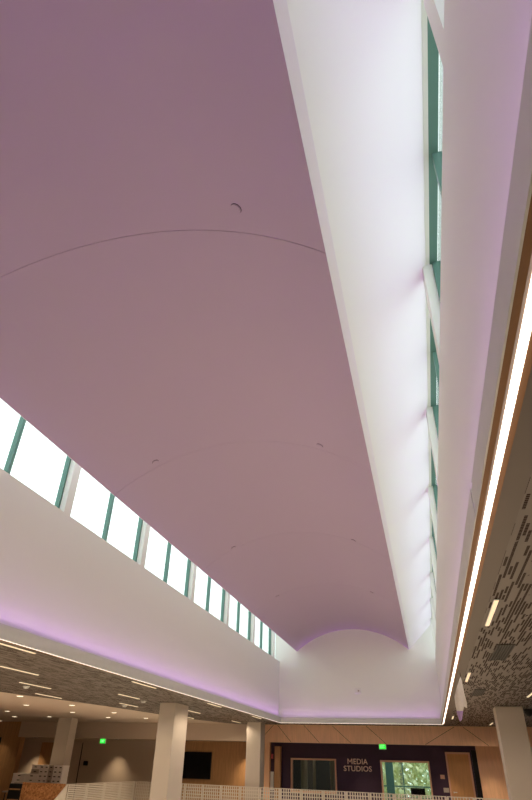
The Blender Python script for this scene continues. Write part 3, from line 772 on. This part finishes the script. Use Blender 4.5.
# ------------------------------------------------------------------ ceiling devices
for x, y, nm in ((-8.43, 11.8, 'by the second row of linear lights at the picture edge'), (-7.12, 15.0, 'beside the column under the well edge'), (-8.3, 16.3, 'close to the curved plaster edge')):
    t = thing('smoke_detector', (x, y, C), 'smoke detector on dark ceiling ' + nm, 'detector', 'smoke detectors')
    b = MB(); b.cyl((x, y), 0.075, C - .015, C + .002, 24); b.build('base', M['white_plastic'], t)
    b = MB(); b.cyl((x, y), 0.05, C - .045, C - .015, 24, 0, 0.06); b.build('sensor_dome', M['white_plastic'], t)
for x0, x1, y0, y1, nm in ((0.96, 1.15, 7.9, 9.08, 'larger-looking slotted dark air vent before the pennant'), (0.96, 1.15, 12.68, 13.8, 'slotted dark air vent beside the pennant, closer to the pillar')):
    t = thing('air_vent', ((x0 + x1) / 2, (y0 + y1) / 2, C), nm, 'vent', 'air vents in the perforated ceiling')
    b = MB(); b.box(x0, x1, y0, y1, C + .006, C + .016); b.build('backing', M['slot'], t)
    b = frame(0, 1, 0, 1, 0, 1, .1); b = MB()
    b.box(x0 - .012, x0, y0, y1, C, C + .014); b.box(x1, x1 + .012, y0, y1, C, C + .014); b.box(x0 - .012, x1 + .012, y0 - .012, y0, C, C + .014); b.box(x0 - .012, x1 + .012, y1, y1 + .012, C, C + .014)
    k = 6
    for i in range(1, k): xx = x0 + (x1 - x0) * i / k; b.box(xx - .006, xx + .006, y0, y1, C - .001, C + .008)
    b.build('grille', M['vent'], t)
t = thing('security_camera', (2.33, 16.98, C), 'black dome security camera on the ceiling beside the pillar head', 'camera')
b = MB(); b.cyl((2.5, 17.2), 0.11, C - .03, C + .012, 24); b.build('base', M['black'], t)
b = MB()
k = 8
for i in range(k):
    a0, a1 = PI / 2 * i / k, PI / 2 * (i + 1) / k
    for j in range(20):
        b0, b1 = 2 * PI * j / 20, 2 * PI * (j + 1) / 20
        P = lambda a, q: (2.5 + .1 * math.cos(a) * math.cos(q), 17.2 + .1 * math.cos(a) * math.sin(q), C - .03 - .12 * math.sin(a))
        b.face([P(a0, b0), P(a0, b1), P(a1, b1), P(a1, b0)], 0, True)
b.build('dome', M['black'], t, fix=False)
# concealed sprinkler covers in the vault
def vault_z(x): return zc + math.sqrt(rad * rad - (x - xc) ** 2)
sprk = []
for i, y in enumerate((3.04, 7.62, 12.12, 16.65)):
    for x, sd in ((-1.15, 'near the white slope side'), (-3.96, 'on the window side')):
        sprk.append((x, y, sd, i))
for x, y, sd, i in sprk:
    z = vault_z(x); nrm = Vector((xc - x, 0, zc - z)).normalized()
    t = thing('sprinkler_cover', (x, y, z), 'round sprinkler cover in mauve vault %s, %s from viewer' % (sd, ORD[i]), 'sprinkler', 'sprinkler covers in the vault')
    t.rotation_euler = Vector((0, 0, -1)).rotation_difference(nrm).to_euler()
    for nm_, mb_, m_ in (('collar', MB().cyl((0, 0), 0.054, -0.004, 0.002, 28), M['slot']), ('cover_plate', MB().cyl((0, 0), 0.050, -0.016, -0.004, 28, 0, 0.050), M['vault'])):
        o = mb_.build(nm_, m_); o.parent = t
# strobe on the end wall
t = thing('alarm_strobe', (-2.41, YE, 4.1), 'small white alarm strobe on the well end wall beneath the vault', 'alarm')
b = MB(); b.box(-2.52, -2.30, YE - .03, YE, 4.02, 4.20); b.build('base', M['white_plastic'], t, bevel=.01)
b = MB(); b.cyl((-2.39, 4.10), 0.06, YE - .09, YE - .03, 20, 0, None, 'y'); b.build('sounder', M['white_plastic'], t)
b = MB(); b.box(-2.41, -2.35, YE - .10, YE - .088, 4.07, 4.13); b.build('strobe_lens', M['boxgrey'], t)

# hanging pennant
ky = 10.34
out = [(0.59, 3.00), (0.61, 2.72), (0.625, 2.62), (0.615, 2.55), (0.575, 2.575), (0.55, 2.50), (0.52, 2.40), (0.483, 2.37), (0.455, 2.47), (0.447, 2.60), (0.45, 2.71), (0.50, 2.83)]
def pen_y(x, z): return ky + 0.06 * math.sin((x - 0.45) * 22) + 0.05 * math.sin(z * 6)
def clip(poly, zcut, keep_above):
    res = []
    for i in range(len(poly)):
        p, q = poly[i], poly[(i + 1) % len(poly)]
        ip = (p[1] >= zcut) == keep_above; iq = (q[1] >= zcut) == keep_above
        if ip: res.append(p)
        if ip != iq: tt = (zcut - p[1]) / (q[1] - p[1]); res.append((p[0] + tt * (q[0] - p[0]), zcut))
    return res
def pen(poly):
    bm = bmesh.new()
    f_ = bm.faces.new([bm.verts.new((p[0], ky, p[1])) for p in poly])
    bmesh.ops.triangulate(bm, faces=[f_]); bmesh.ops.subdivide_edges(bm, edges=bm.edges, cuts=3, use_grid_fill=True)
    for v_ in bm.verts: v_.co.y = pen_y(v_.co.x, v_.co.z)
    bmesh.ops.solidify(bm, geom=bm.faces[:], thickness=0.004)
    b = MB(); bm.verts.index_update(); b.v = [tuple(v_.co) for v_ in bm.verts]
    for q in bm.faces: b.f.append(tuple(v_.index for v_ in q.verts)); b.mi.append(0); b.sm.append(True)
    bm.free(); return b
t = thing('hanging_pennant', (0.59, ky, C), 'white speckled pointed pennant with painted violet-light tips hanging from the ceiling by the light strip', 'pennant')
pen(clip(out, 2.52, True)).build('cloth', M['pennant'], t)
pen(clip(out, 2.52, False)).build('light_tint_tip', M['pennant_tip'], t)
b = MB(); b.cyl((0.59, pen_y(0.59, 3.0)), 0.004, 2.98, C, 8); b.build('cord', M['slot'], t)
